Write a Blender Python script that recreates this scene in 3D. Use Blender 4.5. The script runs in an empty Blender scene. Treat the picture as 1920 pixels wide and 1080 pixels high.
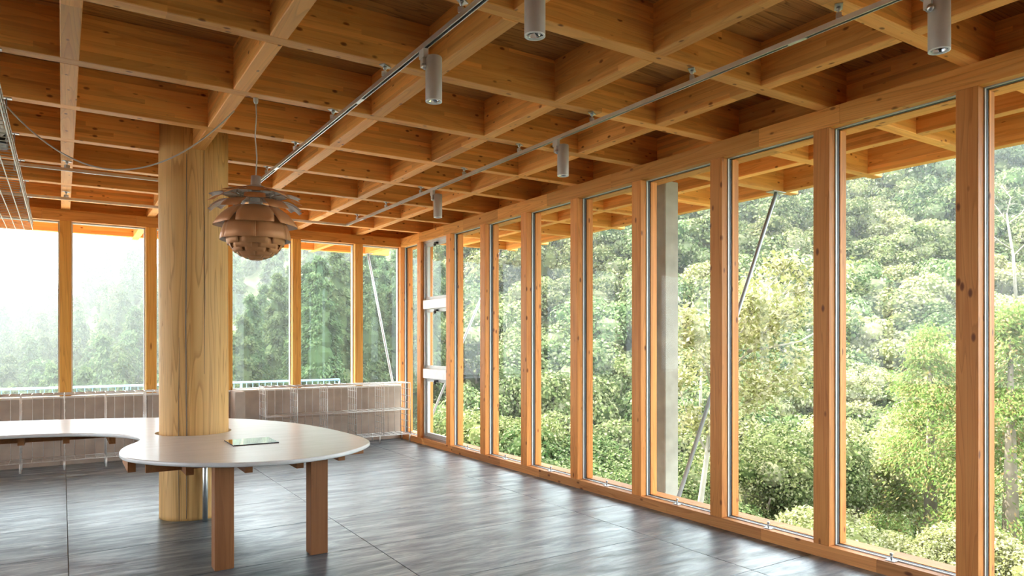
import bpy, math, random
import numpy as np
from mathutils import Vector, Matrix

sc = bpy.context.scene
col = sc.collection
rnd = random.Random(7)
nrg = np.random.default_rng(11)

# ------------------------------------------------------------------ camera, sky, sun, exposure
EYE = 1.46
YAW = math.radians(32.793)
FPX = 1309.4
cam_data = bpy.data.cameras.new('camera')
cam_data.sensor_width = 36.0
cam_data.lens = FPX / 1920 * 36
cam_data.shift_y = (641.94 - 540) / 1920
cam_data.clip_end = 2000
cam = bpy.data.objects.new('camera', cam_data)
cam.location = (0, 0, EYE)
cam.rotation_euler = (math.pi / 2, 0, -YAW)
col.objects.link(cam)
sc.camera = cam

world = bpy.data.worlds.new('sky')
sc.world = world
world.use_nodes = True
wn = world.node_tree.nodes
wl = world.node_tree.links
wn.clear()
w_out = wn.new('ShaderNodeOutputWorld')
w_bg = wn.new('ShaderNodeBackground')
w_bg.inputs['Color'].default_value = (0.84, 0.93, 1.0, 1)
w_bg.inputs['Strength'].default_value = 3.8
wl.new(w_bg.outputs[0], w_out.inputs['Surface'])

sun_data = bpy.data.lights.new('sun', 'SUN')
sun_data.energy = 10.0
sun_data.angle = math.radians(0.9)
sun_data.color = (1.0, 0.93, 0.80)
sun = bpy.data.objects.new('sun', sun_data)
SUN_DIR = Vector((-0.32, 0.735, 0.768)).normalized()
sun.rotation_euler = SUN_DIR.to_track_quat('Z', 'Y').to_euler()
sun.location = (-30, 60, 60)
col.objects.link(sun)

sc.view_settings.view_transform = 'Standard'
sc.view_settings.look = 'None'
sc.view_settings.gamma = 1.0
sc.view_settings.use_curve_mapping = False
sc.view_settings.exposure = 1.3
sc.cycles.use_denoising = True
sc.cycles.max_bounces = 10
sc.cycles.diffuse_bounces = 5
sc.cycles.glossy_bounces = 4
sc.cycles.transparent_max_bounces = 24
sc.cycles.volume_bounces = 0
sc.cycles.sample_clamp_indirect = 8.0

# ------------------------------------------------------------------ helpers
_SIN, _COS = math.sin(YAW), math.cos(YAW)

def ground_point(px, d):
    """map a horizontal bearing (as a column of the 1920 frame) and a forward distance to a plan position"""
    r = (px - 960) / FPX * d
    return d * _SIN + r * _COS, d * _COS - r * _SIN

def tag(o, label=None, cat=None, group=None, kind=None):
    if label: o['label'] = label
    if cat: o['category'] = cat
    if group: o['group'] = group
    if kind: o['kind'] = kind
    return o

def empty(name, loc=(0, 0, 0), rz=0.0, parent=None):
    o = bpy.data.objects.new(name, None)
    o.location = loc
    o.rotation_euler = (0, 0, rz)
    o.empty_display_size = 0.1
    col.objects.link(o)
    if parent: o.parent = parent
    return o

def place(name, mesh, parent=None, loc=(0, 0, 0), rot=(0, 0, 0), scale=(1, 1, 1)):
    o = bpy.data.objects.new(name, mesh)
    o.location = loc
    o.rotation_euler = rot
    o.scale = scale
    col.objects.link(o)
    if parent: o.parent = parent
    return o

class MB:
    def __init__(self):
        self.v, self.f, self.m, self.s = [], [], [], []
    def add(self, vs, fs, mi=0, smooth=False):
        b = len(self.v)
        self.v.extend([tuple(p) for p in vs])
        for q in fs:
            self.f.append(tuple(b + i for i in q)); self.m.append(mi); self.s.append(smooth)
        return self
    def box(self, x0, x1, y0, y1, z0, z1, mi=0):
        vs = [(x, y, z) for z in (z0, z1) for y in (y0, y1) for x in (x0, x1)]
        return self.add(vs, [(0, 2, 3, 1), (4, 5, 7, 6), (0, 1, 5, 4), (2, 6, 7, 3), (0, 4, 6, 2), (1, 3, 7, 5)], mi)
    def bevel_box(self, x0, x1, y0, y1, z0, z1, b=0.004, mi=0):
        """box with its four long (vertical) edges and its rims chamfered"""
        rings = []
        for z, i in ((z0, b), (z0 + b, 0), (z1 - b, 0), (z1, b)):
            X0, X1, Y0, Y1 = x0 + i, x1 - i, y0 + i, y1 - i
            rings.append([(X0 + b, Y0, z), (X1 - b, Y0, z), (X1, Y0 + b, z), (X1, Y1 - b, z), (X1 - b, Y1, z), (X0 + b, Y1, z), (X0, Y1 - b, z), (X0, Y0 + b, z)])
        vs = [p for r in rings for p in r]
        fs = [tuple(reversed(range(8))), tuple(range(24, 32))]
        for k in range(3):
            for i in range(8):
                j = (i + 1) % 8
                fs.append((k * 8 + i, k * 8 + j, k * 8 + 8 + j, k * 8 + 8 + i))
        return self.add(vs, fs, mi)
    def tube(self, pts, r, n=6, mi=0, cap=True, smooth=True):
        pts = [Vector(p) for p in pts]
        rs = r if isinstance(r, (list, tuple)) else [r] * len(pts)
        vs, fs = [], []
        ref = None
        for i, p in enumerate(pts):
            t = (pts[min(i + 1, len(pts) - 1)] - pts[max(i - 1, 0)]).normalized()
            if ref is None:
                a = Vector((0, 0, 1)) if abs(t.z) < 0.9 else Vector((1, 0, 0))
                ref = t.cross(a).normalized()
            ref = (ref - t * ref.dot(t)).normalized()
            bi = t.cross(ref)
            for k in range(n):
                an = 2 * math.pi * k / n
                vs.append(p + (ref * math.cos(an) + bi * math.sin(an)) * rs[i])
        for i in range(len(pts) - 1):
            for k in range(n):
                k2 = (k + 1) % n
                fs.append((i * n + k, i * n + k2, (i + 1) * n + k2, (i + 1) * n + k))
        if cap:
            fs.append(tuple(reversed(range(n)))); fs.append(tuple((len(pts) - 1) * n + k for k in range(n)))
        return self.add(vs, fs, mi, smooth)
    def lathe(self, prof, n=24, c=(0, 0, 0), mi=0, smooth=True):
        """prof: list of (r, z)"""
        vs, fs = [], []
        for r, z in prof:
            for k in range(n):
                a = 2 * math.pi * k / n
                vs.append((c[0] + r * math.cos(a), c[1] + r * math.sin(a), c[2] + z))
        for i in range(len(prof) - 1):
            for k in range(n):
                k2 = (k + 1) % n
                fs.append((i * n + k, i * n + k2, (i + 1) * n + k2, (i + 1) * n + k))
        return self.add(vs, fs, mi, smooth)
    def mesh(self, name, mats):
        me = bpy.data.meshes.new(name)
        me.from_pydata(self.v, [], self.f)
        if not isinstance(mats, (list, tuple)): mats = [mats]
        for m in mats: me.materials.append(m)
        if len(mats) > 1: me.polygons.foreach_set('material_index', self.m)
        me.polygons.foreach_set('use_smooth', self.s)
        me.update()
        return me
    def build(self, name, mats, parent=None, loc=(0, 0, 0), rot=(0, 0, 0)):
        return place(name, self.mesh(name, mats), parent, loc, rot)

# ------------------------------------------------------------------ materials
def new_mat(name):
    m = bpy.data.materials.new(name)
    m.use_nodes = True
    nt = m.node_tree
    nt.nodes.clear()
    out = nt.nodes.new('ShaderNodeOutputMaterial')
    return m, nt, out

def N(nt, typ, **kw):
    n = nt.nodes.new(typ)
    for k, v in kw.items():
        if k in n.inputs: n.inputs[k].default_value = v
        else: setattr(n, k, v)
    return n

def ramp(nt, stops):
    r = nt.nodes.new('ShaderNodeValToRGB')
    e = r.color_ramp.elements
    while len(e) < len(stops): e.new(0.5)
    for i, (p, c) in enumerate(stops):
        e[i].position = p
        e[i].color = (c[0], c[1], c[2], 1) if len(c) == 3 else c
    return r

def plain(name, c, rough=0.5, metal=0.0, noise=0.06, scale=12.0, spec=0.5):
    m, nt, out = new_mat(name)
    b = N(nt, 'ShaderNodeBsdfPrincipled', Roughness=rough, Metallic=metal)
    b.inputs['Specular IOR Level'].default_value = spec
    tc = N(nt, 'ShaderNodeTexCoord')
    no = N(nt, 'ShaderNodeTexNoise', Scale=scale, Detail=4.0)
    nt.links.new(tc.outputs['Object'], no.inputs['Vector'])
    r = ramp(nt, [(0.3, [x * (1 - noise) for x in c]), (0.7, [min(1, x * (1 + noise)) for x in c])])
    nt.links.new(no.outputs['Fac'], r.inputs['Fac'])
    nt.links.new(r.outputs['Color'], b.inputs['Base Color'])
    nt.links.new(b.outputs[0], out.inputs['Surface'])
    return m

def wood(name, light, dark, grain=(0.7, 14, 14), knots=0.5, lamella=0.0, rough=0.55, vary=0.16, axis='X', wav=0.25, kscale=(1.6, 7.0, 7.0)):
    """object coordinates, the grain running along one axis; lamella = thickness of the glued layers in local z"""
    m, nt, out = new_mat(name)
    L = nt.links.new
    b = N(nt, 'ShaderNodeBsdfPrincipled', Roughness=rough)
    b.inputs['Specular IOR Level'].default_value = 0.3
    tc = N(nt, 'ShaderNodeTexCoord')
    oi = N(nt, 'ShaderNodeObjectInfo')
    off = N(nt, 'ShaderNodeVectorMath', operation='MULTIPLY_ADD')
    comb = N(nt, 'ShaderNodeCombineXYZ')
    for k, mul in (('X', 37.0), ('Y', 11.0), ('Z', 5.0)):
        mm = N(nt, 'ShaderNodeMath', operation='MULTIPLY'); mm.inputs[1].default_value = mul
        L(oi.outputs['Random'], mm.inputs[0]); L(mm.outputs[0], comb.inputs[k])
    L(tc.outputs['Object'], off.inputs[0]); off.inputs[1].default_value = (1, 1, 1); L(comb.outputs[0], off.inputs[2])
    def perm(s):
        return {'X': (s[0], s[1], s[2]), 'Y': (s[1], s[0], s[2]), 'Z': (s[1], s[2], s[0])}[axis]
    # lamella shift
    src = off.outputs[0]
    lam_val = None
    if lamella:
        sp = N(nt, 'ShaderNodeSeparateXYZ'); L(tc.outputs['Object'], sp.inputs[0])
        dv = N(nt, 'ShaderNodeMath', operation='DIVIDE'); dv.inputs[1].default_value = lamella; L(sp.outputs['Z'], dv.inputs[0])
        fl = N(nt, 'ShaderNodeMath', operation='FLOOR'); L(dv.outputs[0], fl.inputs[0])
        # boards inside a layer are about 1.3 m long
        lx = N(nt, 'ShaderNodeMath', operation='MULTIPLY_ADD'); L(fl.outputs[0], lx.inputs[0]); lx.inputs[1].default_value = 0.77; L(sp.outputs['X'], lx.inputs[2])
        lx2 = N(nt, 'ShaderNodeMath', operation='ADD'); L(lx.outputs[0], lx2.inputs[0]); L(oi.outputs['Random'], lx2.inputs[1])
        fx = N(nt, 'ShaderNodeMath', operation='DIVIDE'); L(lx2.outputs[0], fx.inputs[0]); fx.inputs[1].default_value = 1.35
        fx2 = N(nt, 'ShaderNodeMath', operation='FLOOR'); L(fx.outputs[0], fx2.inputs[0])
        cz = N(nt, 'ShaderNodeCombineXYZ'); L(fl.outputs[0], cz.inputs['X']); L(fx2.outputs[0], cz.inputs['Y']); L(oi.outputs['Random'], cz.inputs['Z'])
        wnz = N(nt, 'ShaderNodeTexWhiteNoise'); L(cz.outputs[0], wnz.inputs['Vector'])
        lam_val = wnz.outputs['Value']
        add = N(nt, 'ShaderNodeVectorMath', operation='MULTIPLY_ADD')
        L(wnz.outputs['Color'], add.inputs[0]); add.inputs[1].default_value = (9, 9, 9); L(off.outputs[0], add.inputs[2])
        src = add.outputs[0]
    mp = N(nt, 'ShaderNodeMapping'); mp.inputs['Scale'].default_value = perm(grain); L(src, mp.inputs['Vector'])
    n1 = N(nt, 'ShaderNodeTexNoise', Scale=1.6, Detail=7.0, Roughness=0.62, Distortion=0.35); L(mp.outputs[0], n1.inputs['Vector'])
    r1 = ramp(nt, [(0.28, dark), (0.5, [(a * 2 + c) / 3 for a, c in zip(light, dark)]), (0.72, light)])
    L(n1.outputs['Fac'], r1.inputs['Fac'])
    cur = r1.outputs['Color']
    # growth-ring figure
    mp2 = N(nt, 'ShaderNodeMapping'); mp2.inputs['Scale'].default_value = perm((0.22, 4.5, 4.5)); L(src, mp2.inputs['Vector'])
    n2 = N(nt, 'ShaderNodeTexNoise', Scale=1.3, Detail=2.0, Distortion=0.6); L(mp2.outputs[0], n2.inputs['Vector'])
    ml = N(nt, 'ShaderNodeMath', operation='MULTIPLY'); L(n2.outputs['Fac'], ml.inputs[0]); ml.inputs[1].default_value = 17.0
    fr = N(nt, 'ShaderNodeMath', operation='FRACT'); L(ml.outputs[0], fr.inputs[0])
    r2 = ramp(nt, [(0.0, (1, 1, 1)), (0.72, (1 - wav * .35,) * 3), (0.92, (1 - wav, 1 - wav * 1.15, 1 - wav * 1.3)), (1.0, (1, 1, 1))])
    L(fr.outputs[0], r2.inputs['Fac'])
    mx = N(nt, 'ShaderNodeMixRGB', blend_type='MULTIPLY'); mx.inputs['Fac'].default_value = 1.0
    L(cur, mx.inputs[1]); L(r2.outputs['Color'], mx.inputs[2]); cur = mx.outputs[0]
    if knots:
        mk = N(nt, 'ShaderNodeMapping'); mk.inputs['Scale'].default_value = perm(kscale); L(src, mk.inputs['Vector'])
        vo = N(nt, 'ShaderNodeTexVoronoi', Scale=1.0); L(mk.outputs[0], vo.inputs['Vector'])
        rk = ramp(nt, [(0.0, (1, 1, 1)), (0.09 * knots * 2, (0.85,) * 3), (0.16 * knots * 2, (0, 0, 0))]); L(vo.outputs['Distance'], rk.inputs['Fac'])
        mkx = N(nt, 'ShaderNodeMixRGB'); L(rk.outputs['Color'], mkx.inputs['Fac']); L(cur, mkx.inputs[1])
        mkx.inputs[2].default_value = (dark[0] * .30, dark[1] * .22, dark[2] * .18, 1); cur = mkx.outputs[0]
    # piece to piece variation
    mr = N(nt, 'ShaderNodeMapRange'); L(oi.outputs['Random'], mr.inputs['Value']); mr.inputs['To Min'].default_value = 1 - vary; mr.inputs['To Max'].default_value = 1 + vary
    val = mr.outputs[0]
    if lam_val:
        mr2 = N(nt, 'ShaderNodeMapRange'); L(lam_val, mr2.inputs['Value']); mr2.inputs['To Min'].default_value = 0.80; mr2.inputs['To Max'].default_value = 1.15
        m3 = N(nt, 'ShaderNodeMath', operation='MULTIPLY'); L(val, m3.inputs[0]); L(mr2.outputs[0], m3.inputs[1]); val = m3.outputs[0]
    hs = N(nt, 'ShaderNodeHueSaturation'); L(cur, hs.inputs['Color']); L(val, hs.inputs['Value'])
    L(hs.outputs[0], b.inputs['Base Color'])
    bp = N(nt, 'ShaderNodeBump', Strength=0.12, Distance=0.01); L(n1.outputs['Fac'], bp.inputs['Height']); L(bp.outputs[0], b.inputs['Normal'])
    L(b.outputs[0], out.inputs['Surface'])
    return m

M = {}
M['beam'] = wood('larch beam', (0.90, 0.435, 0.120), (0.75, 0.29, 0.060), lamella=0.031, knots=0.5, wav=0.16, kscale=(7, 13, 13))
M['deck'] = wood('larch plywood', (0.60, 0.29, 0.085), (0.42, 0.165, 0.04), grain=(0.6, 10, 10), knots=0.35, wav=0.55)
M['post'] = wood('cedar post', (0.78, 0.325, 0.080), (0.60, 0.195, 0.038), knots=0.5, axis='Z', wav=0.22, kscale=(5, 11, 11))
M['post_back'] = wood('pale cedar post', (0.80, 0.42, 0.090), (0.62, 0.26, 0.045), knots=0.3, axis='Z', wav=0.25, kscale=(1.6, 9, 9))
M['plate'] = wood('cedar plate', (0.80, 0.37, 0.092), (0.63, 0.24, 0.046), knots=0.45, wav=0.25, vary=0.2, kscale=(5, 10, 10))
M['sill'] = wood('cedar sill', (0.68, 0.31, 0.10), (0.50, 0.19, 0.055), knots=0.5, wav=0.25, vary=0.26, kscale=(5, 10, 10))
M['table_wood'] = wood('table frame wood', (0.30, 0.125, 0.045), (0.20, 0.072, 0.023), knots=0.2, axis='Z', wav=0.15)
M['batten'] = wood('table batten wood', (0.33, 0.14, 0.048), (0.22, 0.08, 0.025), knots=0.0, axis='Y', wav=0.15)
M['log'] = wood('peeled log', (0.78, 0.485, 0.19), (0.60, 0.325, 0.10), grain=(0.35, 10, 10), knots=0.0, axis='Z', wav=0.30, vary=0.0)
M['alu'] = plain('brushed aluminium', (0.62, 0.62, 0.60), 0.35, 0.9)
M['alu_pale'] = plain('pale anodised aluminium', (0.50, 0.50, 0.48), 0.5, 0.3)
M['steel'] = plain('galvanised steel', (0.52, 0.53, 0.54), 0.4, 0.85, 0.12, 30)
M['brace'] = plain('grey painted steel', (0.30, 0.315, 0.33), 0.4, 0.2)
M['wire'] = plain('zinc wire', (0.62, 0.60, 0.57), 0.38, 0.5, 0.1, 30)
M['wire_tray'] = plain('tray wire', (0.58, 0.55, 0.50), 0.42, 0.4, 0.1, 30)
M['gasket'] = plain('dark rubber gasket', (0.05, 0.055, 0.06), 0.6)
M['black'] = plain('black plastic', (0.02, 0.02, 0.02), 0.45)
M['white_paint'] = plain('white enamel', (0.86, 0.86, 0.84), 0.4)
M['cord'] = plain('grey cord', (0.60, 0.56, 0.50), 0.6)
M['spot'] = plain('champagne lacquer', (0.52, 0.48, 0.43), 0.45, 0.25)
M['chrome'] = plain('chrome', (0.85, 0.85, 0.85), 0.08, 1.0)
M['copper'] = plain('brushed copper', (0.58, 0.26, 0.105), 0.5, 0.3, 0.10, 6)
M['leaf_white'] = plain('white inner lacquer', (0.72, 0.68, 0.64), 0.45)
M['lamp_cap'] = plain('grey lamp cap', (0.50, 0.44, 0.38), 0.4, 0.4)
M['concrete'] = plain('exterior render', (0.34, 0.315, 0.26), 0.85, 0, 0.14, 7)
M['wall_board'] = plain('grey brown cement panel', (0.42, 0.335, 0.27), 0.8, 0, 0.13, 5)
M['sill_stone'] = plain('pale window board', (0.80, 0.76, 0.70), 0.5, 0, 0.05)  # the sun's whitening of the sill is put into this pale tone
M['rail_blue'] = plain('pale blue paint', (0.20, 0.33, 0.45), 0.5)
M['terrace'] = plain('terrace concrete', (0.66, 0.64, 0.60), 0.9, 0, 0.2, 2)
M['white_wall'] = plain('white plaster', (0.80, 0.78, 0.74), 0.9, 0, 0.03)
M['roof'] = plain('roof membrane', (0.25, 0.25, 0.25), 0.9)

def slate():
    m, nt, out = new_mat('honed slate')
    L = nt.links.new
    b = N(nt, 'ShaderNodeBsdfPrincipled')
    b.inputs['IOR'].default_value = 1.5
    b.inputs['Specular IOR Level'].default_value = 0.5
    b.inputs['Coat Weight'].default_value = 0.7
    b.inputs['Coat IOR'].default_value = 1.6
    b.inputs['Coat Roughness'].default_value = 0.30
    tc = N(nt, 'ShaderNodeTexCoord'); oi = N(nt, 'ShaderNodeObjectInfo')
    sc_ = N(nt, 'ShaderNodeMath', operation='MULTIPLY'); L(oi.outputs['Random'], sc_.inputs[0]); sc_.inputs[1].default_value = 53.0
    ad = N(nt, 'ShaderNodeVectorMath', operation='ADD'); L(tc.outputs['Object'], ad.inputs[0]); L(sc_.outputs[0], ad.inputs[1])
    mp = N(nt, 'ShaderNodeMapping'); mp.inputs['Scale'].default_value = (0.9, 4.2, 1); mp.inputs['Rotation'].default_value = (0, 0, 0.18); L(ad.outputs[0], mp.inputs['Vector'])
    n1 = N(nt, 'ShaderNodeTexNoise', Scale=2.4, Detail=9.0, Roughness=0.68, Distortion=0.6); L(mp.outputs[0], n1.inputs['Vector'])
    r1 = ramp(nt, [(0.30, (0.034, 0.056, 0.074)), (0.5, (0.082, 0.118, 0.145)), (0.70, (0.205, 0.255, 0.295))]); L(n1.outputs['Fac'], r1.inputs['Fac'])
    # thin pale scratches and veins
    mp2 = N(nt, 'ShaderNodeMapping'); mp2.inputs['Scale'].default_value = (0.9, 4.5, 1); mp2.inputs['Rotation'].default_value = (0, 0, -0.5); L(ad.outputs[0], mp2.inputs['Vector'])
    n2 = N(nt, 'ShaderNodeTexNoise', Scale=1.5, Detail=3.0, Distortion=1.2); L(mp2.outputs[0], n2.inputs['Vector'])
    r2 = ramp(nt, [(0.700, (0, 0, 0)), (0.725, (0.55,) * 3), (0.75, (0, 0, 0))]); L(n2.outputs['Fac'], r2.inputs['Fac'])
    mx = N(nt, 'ShaderNodeMixRGB'); L(r2.outputs['Color'], mx.inputs['Fac']); L(r1.outputs['Color'], mx.inputs[1]); mx.inputs[2].default_value = (0.42, 0.43, 0.42, 1)
    mr = N(nt, 'ShaderNodeMapRange'); L(oi.outputs['Random'], mr.inputs['Value']); mr.inputs['To Min'].default_value = 0.82; mr.inputs['To Max'].default_value = 1.22
    hs = N(nt, 'ShaderNodeHueSaturation'); L(mx.outputs[0], hs.inputs['Color']); L(mr.outputs[0], hs.inputs['Value'])
    L(hs.outputs[0], b.inputs['Base Color'])
    rr = N(nt, 'ShaderNodeMapRange'); L(n1.outputs['Fac'], rr.inputs['Value']); rr.inputs['To Min'].default_value = 0.30; rr.inputs['To Max'].default_value = 0.55
    L(rr.outputs[0], b.inputs['Roughness'])
    cw = N(nt, 'ShaderNodeMapRange'); L(n1.outputs['Fac'], cw.inputs['Value']); cw.inputs['From Min'].default_value = .35; cw.inputs['From Max'].default_value = .65; cw.inputs['To Min'].default_value = 0.05; cw.inputs['To Max'].default_value = 0.9
    L(cw.outputs[0], b.inputs['Coat Weight'])
    n3 = N(nt, 'ShaderNodeTexNoise', Scale=1.5, Detail=5.0, Roughness=0.55, Distortion=0.5); L(mp.outputs[0], n3.inputs['Vector'])
    bp = N(nt, 'ShaderNodeBump', Strength=0.5, Distance=0.015); L(n3.outputs['Fac'], bp.inputs['Height']); L(bp.outputs[0], b.inputs['Normal']); L(bp.outputs[0], b.inputs['Coat Normal'])
    L(b.outputs[0], out.inputs['Surface'])
    return m
M['slate'] = slate()

def tabletop_mat():
    m, nt, out = new_mat('white stone top')
    L = nt.links.new
    b = N(nt, 'ShaderNodeBsdfPrincipled', Roughness=0.26)
    b.inputs['Specular IOR Level'].default_value = 0.5
    tc = N(nt, 'ShaderNodeTexCoord')
    mp = N(nt, 'ShaderNodeMapping'); mp.inputs['Scale'].default_value = (1, 5, 1); L(tc.outputs['Object'], mp.inputs['Vector'])
    no = N(nt, 'ShaderNodeTexNoise', Scale=3.0, Detail=5.0); L(mp.outputs[0], no.inputs['Vector'])
    r = ramp(nt, [(0.3, (0.68, 0.67, 0.65)), (0.7, (0.75, 0.745, 0.73))]); L(no.outputs['Fac'], r.inputs['Fac']); L(r.outputs['Color'], b.inputs['Base Color'])
    L(b.outputs[0], out.inputs['Surface'])
    return m
M['tabletop'] = tabletop_mat()

def glass():
    m, nt, out = new_mat('window glass')
    L = nt.links.new
    t = N(nt, 'ShaderNodeBsdfTransparent'); t.inputs['Color'].default_value = (0.965, 0.985, 0.975, 1)
    g = N(nt, 'ShaderNodeBsdfGlossy', Roughness=0.0)
    lw = N(nt, 'ShaderNodeLayerWeight', Blend=0.5)
    pw = N(nt, 'ShaderNodeMath', operation='POWER'); L(lw.outputs['Facing'], pw.inputs[0]); pw.inputs[1].default_value = 5.5
    fr = N(nt, 'ShaderNodeMapRange'); L(pw.outputs[0], fr.inputs['Value']); fr.inputs['To Min'].default_value = 0.009; fr.inputs['To Max'].default_value = 0.45
    mx = N(nt, 'ShaderNodeMixShader'); L(fr.outputs[0], mx.inputs[0]); L(t.outputs[0], mx.inputs[1]); L(g.outputs[0], mx.inputs[2])
    L(mx.outputs[0], out.inputs['Surface'])
    return m
M['glass'] = glass()
M['mirror'] = plain('dark mirror glass', (0.62, 0.64, 0.63), 0.03, 1.0, 0.0)

def foliage(name, cols, trans=0.35, hue=0.03, val=0.25):
    """leaf colour varies leaf by leaf and tree by tree"""
    m, nt, out = new_mat(name)
    L = nt.links.new
    ge = N(nt, 'ShaderNodeNewGeometry'); oi = N(nt, 'ShaderNodeObjectInfo')
    r = ramp(nt, [(i / (len(cols) - 1), c) for i, c in enumerate(cols)]); L(ge.outputs['Random Per Island'], r.inputs['Fac'])
    hs = N(nt, 'ShaderNodeHueSaturation')
    a = N(nt, 'ShaderNodeMapRange'); L(oi.outputs['Random'], a.inputs['Value']); a.inputs['To Min'].default_value = 0.5 - hue; a.inputs['To Max'].default_value = 0.5 + hue
    ms = N(nt, 'ShaderNodeMath', operation='MULTIPLY'); L(oi.outputs['Random'], ms.inputs[0]); ms.inputs[1].default_value = 7.31
    mf = N(nt, 'ShaderNodeMath', operation='FRACT'); L(ms.outputs[0], mf.inputs[0])
    c = N(nt, 'ShaderNodeMapRange'); L(mf.outputs[0], c.inputs['Value']); c.inputs['To Min'].default_value = 1 - val; c.inputs['To Max'].default_value = 1 + val
    L(r.outputs['Color'], hs.inputs['Color']); L(a.outputs[0], hs.inputs['Hue']); L(c.outputs[0], hs.inputs['Value'])
    d = N(nt, 'ShaderNodeBsdfDiffuse'); t = N(nt, 'ShaderNodeBsdfTranslucent')
    L(hs.outputs[0], d.inputs['Color']); L(hs.outputs[0], t.inputs['Color'])
    mx = N(nt, 'ShaderNodeMixShader'); mx.inputs[0].default_value = trans
    L(d.outputs[0], mx.inputs[1]); L(t.outputs[0], mx.inputs[2])
    L(mx.outputs[0], out.inputs['Surface'])
    return m
M['leaf'] = foliage('broad leaves', [(0.050, 0.078, 0.026), (0.105, 0.135, 0.046), (0.175, 0.195, 0.080), (0.30, 0.30, 0.17)], 0.26)
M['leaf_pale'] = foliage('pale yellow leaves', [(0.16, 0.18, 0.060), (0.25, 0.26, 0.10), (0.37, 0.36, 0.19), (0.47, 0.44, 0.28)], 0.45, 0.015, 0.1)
M['leaf_cedar'] = foliage('cedar needles', [(0.055, 0.09, 0.040), (0.095, 0.135, 0.055), (0.15, 0.19, 0.085)], 0.25, 0.02, 0.22)
M['leaf_rust'] = foliage('cypress sprays with rusty tips', [(0.10, 0.165, 0.038), (0.16, 0.24, 0.06), (0.23, 0.29, 0.095), (0.36, 0.235, 0.105)], 0.35, 0.01, 0.08)
M['bark'] = plain('bark', (0.23, 0.18, 0.13), 0.9, 0, 0.25, 4)
M['bark_pale'] = plain('pale bare bark', (0.28, 0.245, 0.20), 0.9, 0, 0.15, 4)
M['soil'] = plain('forest floor', (0.075, 0.085, 0.030), 1.0, 0, 0.35, 0.6)
# ------------------------------------------------------------------ ceiling lattice
G = 0.910
U0, V0 = 0.036, 1.930
SOF, DEP, BW = 3.042, 0.27, 0.092
DECK = SOF + DEP
def UX(k): return U0 + G * k
def VY(k): return V0 + G * k
KV = range(-4, 12)
KU = range(-8, 8)
ceiling = tag(empty('ceiling'), kind='structure')
def beam_mesh(length):
    b = MB()
    e, h = 0.004, BW / 2
    prof = [(-h, DEP), (-h, e), (-h + e, 0), (h - e, 0), (h, e), (h, DEP)]
    n = len(prof)
    vs = [(x, y, z) for x in (-length / 2, length / 2) for y, z in prof]
    fs = [tuple(range(n)), tuple(reversed(range(n, 2 * n)))]
    for i in range(n):
        j = (i + 1) % n
        fs.append((i, n + i, n + j, j))
    return b.add(vs, fs).mesh('beam', M['beam'])
XL = UX(-8) - BW / 2
XR_LONG, XR_SHORT = UX(7) + 0.20, UX(5) + 0.42
me_long = beam_mesh(XR_LONG - XL)
me_short = beam_mesh(XR_SHORT - XL)
for k in KV:
    lng = k <= 9
    xr = XR_LONG if lng else XR_SHORT
    place('beam', me_long if lng else me_short, ceiling, ((XL + xr) / 2, VY(k), SOF))
me_seg = beam_mesh(G - BW)
me_stub = beam_mesh(0.22)
for ku in KU:
    last = 9 if ku >= 6 else 11
    for k in range(-4, last):
        place('beam', me_seg, ceiling, (UX(ku), VY(k) + G / 2, SOF), (0, 0, math.pi / 2))
    place('beam', me_stub, ceiling, (UX(ku), VY(last) + BW / 2 + 0.11, SOF), (0, 0, math.pi / 2))
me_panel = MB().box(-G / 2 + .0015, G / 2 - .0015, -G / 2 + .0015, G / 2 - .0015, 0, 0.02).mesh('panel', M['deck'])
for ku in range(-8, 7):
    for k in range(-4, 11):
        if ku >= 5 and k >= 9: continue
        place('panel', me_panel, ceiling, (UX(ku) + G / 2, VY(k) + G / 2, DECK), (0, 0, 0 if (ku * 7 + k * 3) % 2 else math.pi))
rb = MB()
rb.box(XL, UX(7) + .05, VY(-4) - .05, VY(9) + .05, DECK + .021, DECK + .14)
rb.box(XL, UX(5) + .05, VY(9) + .05, VY(11) + .05, DECK + .021, DECK + .14)
roof = tag(rb.build('roof', M['roof']), kind='structure')  # unseen slab added over the deck to block light

# ------------------------------------------------------------------ floor of slate tiles
floor = tag(empty('floor'), kind='structure')
TX, TY = 1.842, 0.9135
FX0, FY0 = 0.035, 2.93
XF0, XF1, YF0, YF1 = -7.34, 4.345, -1.9, 9.875
tile_cache = {}
i = math.floor((XF0 - FX0) / TX)
while FX0 + i * TX < XF1:
    j = math.floor((YF0 - FY0) / TY)
    while FY0 + j * TY < YF1:
        x0, x1 = max(XF0, FX0 + i * TX), min(XF1, FX0 + (i + 1) * TX)
        y0, y1 = max(YF0, FY0 + j * TY), min(YF1, FY0 + (j + 1) * TY)
        w, h = round(x1 - x0 - .004, 3), round(y1 - y0 - .004, 3)
        if w > 0.02 and h > 0.02:
            if (w, h) not in tile_cache:
                tile_cache[(w, h)] = MB().bevel_box(-w / 2, w / 2, -h / 2, h / 2, -0.02, 0, 0.0015).mesh('tile', M['slate'])
            place('tile', tile_cache[(w, h)], floor, ((x0 + x1) / 2, (y0 + y1) / 2, rnd.uniform(-.0006, .0004)), (rnd.uniform(-.0006, .0006), rnd.uniform(-.0004, .0004), 0))
        j += 1
    i += 1
MB().box(XF0 - .1, 4.62, YF0 - .1, 10.15, -0.30, -0.021).build('slab', M['terrace'], floor)

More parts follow.
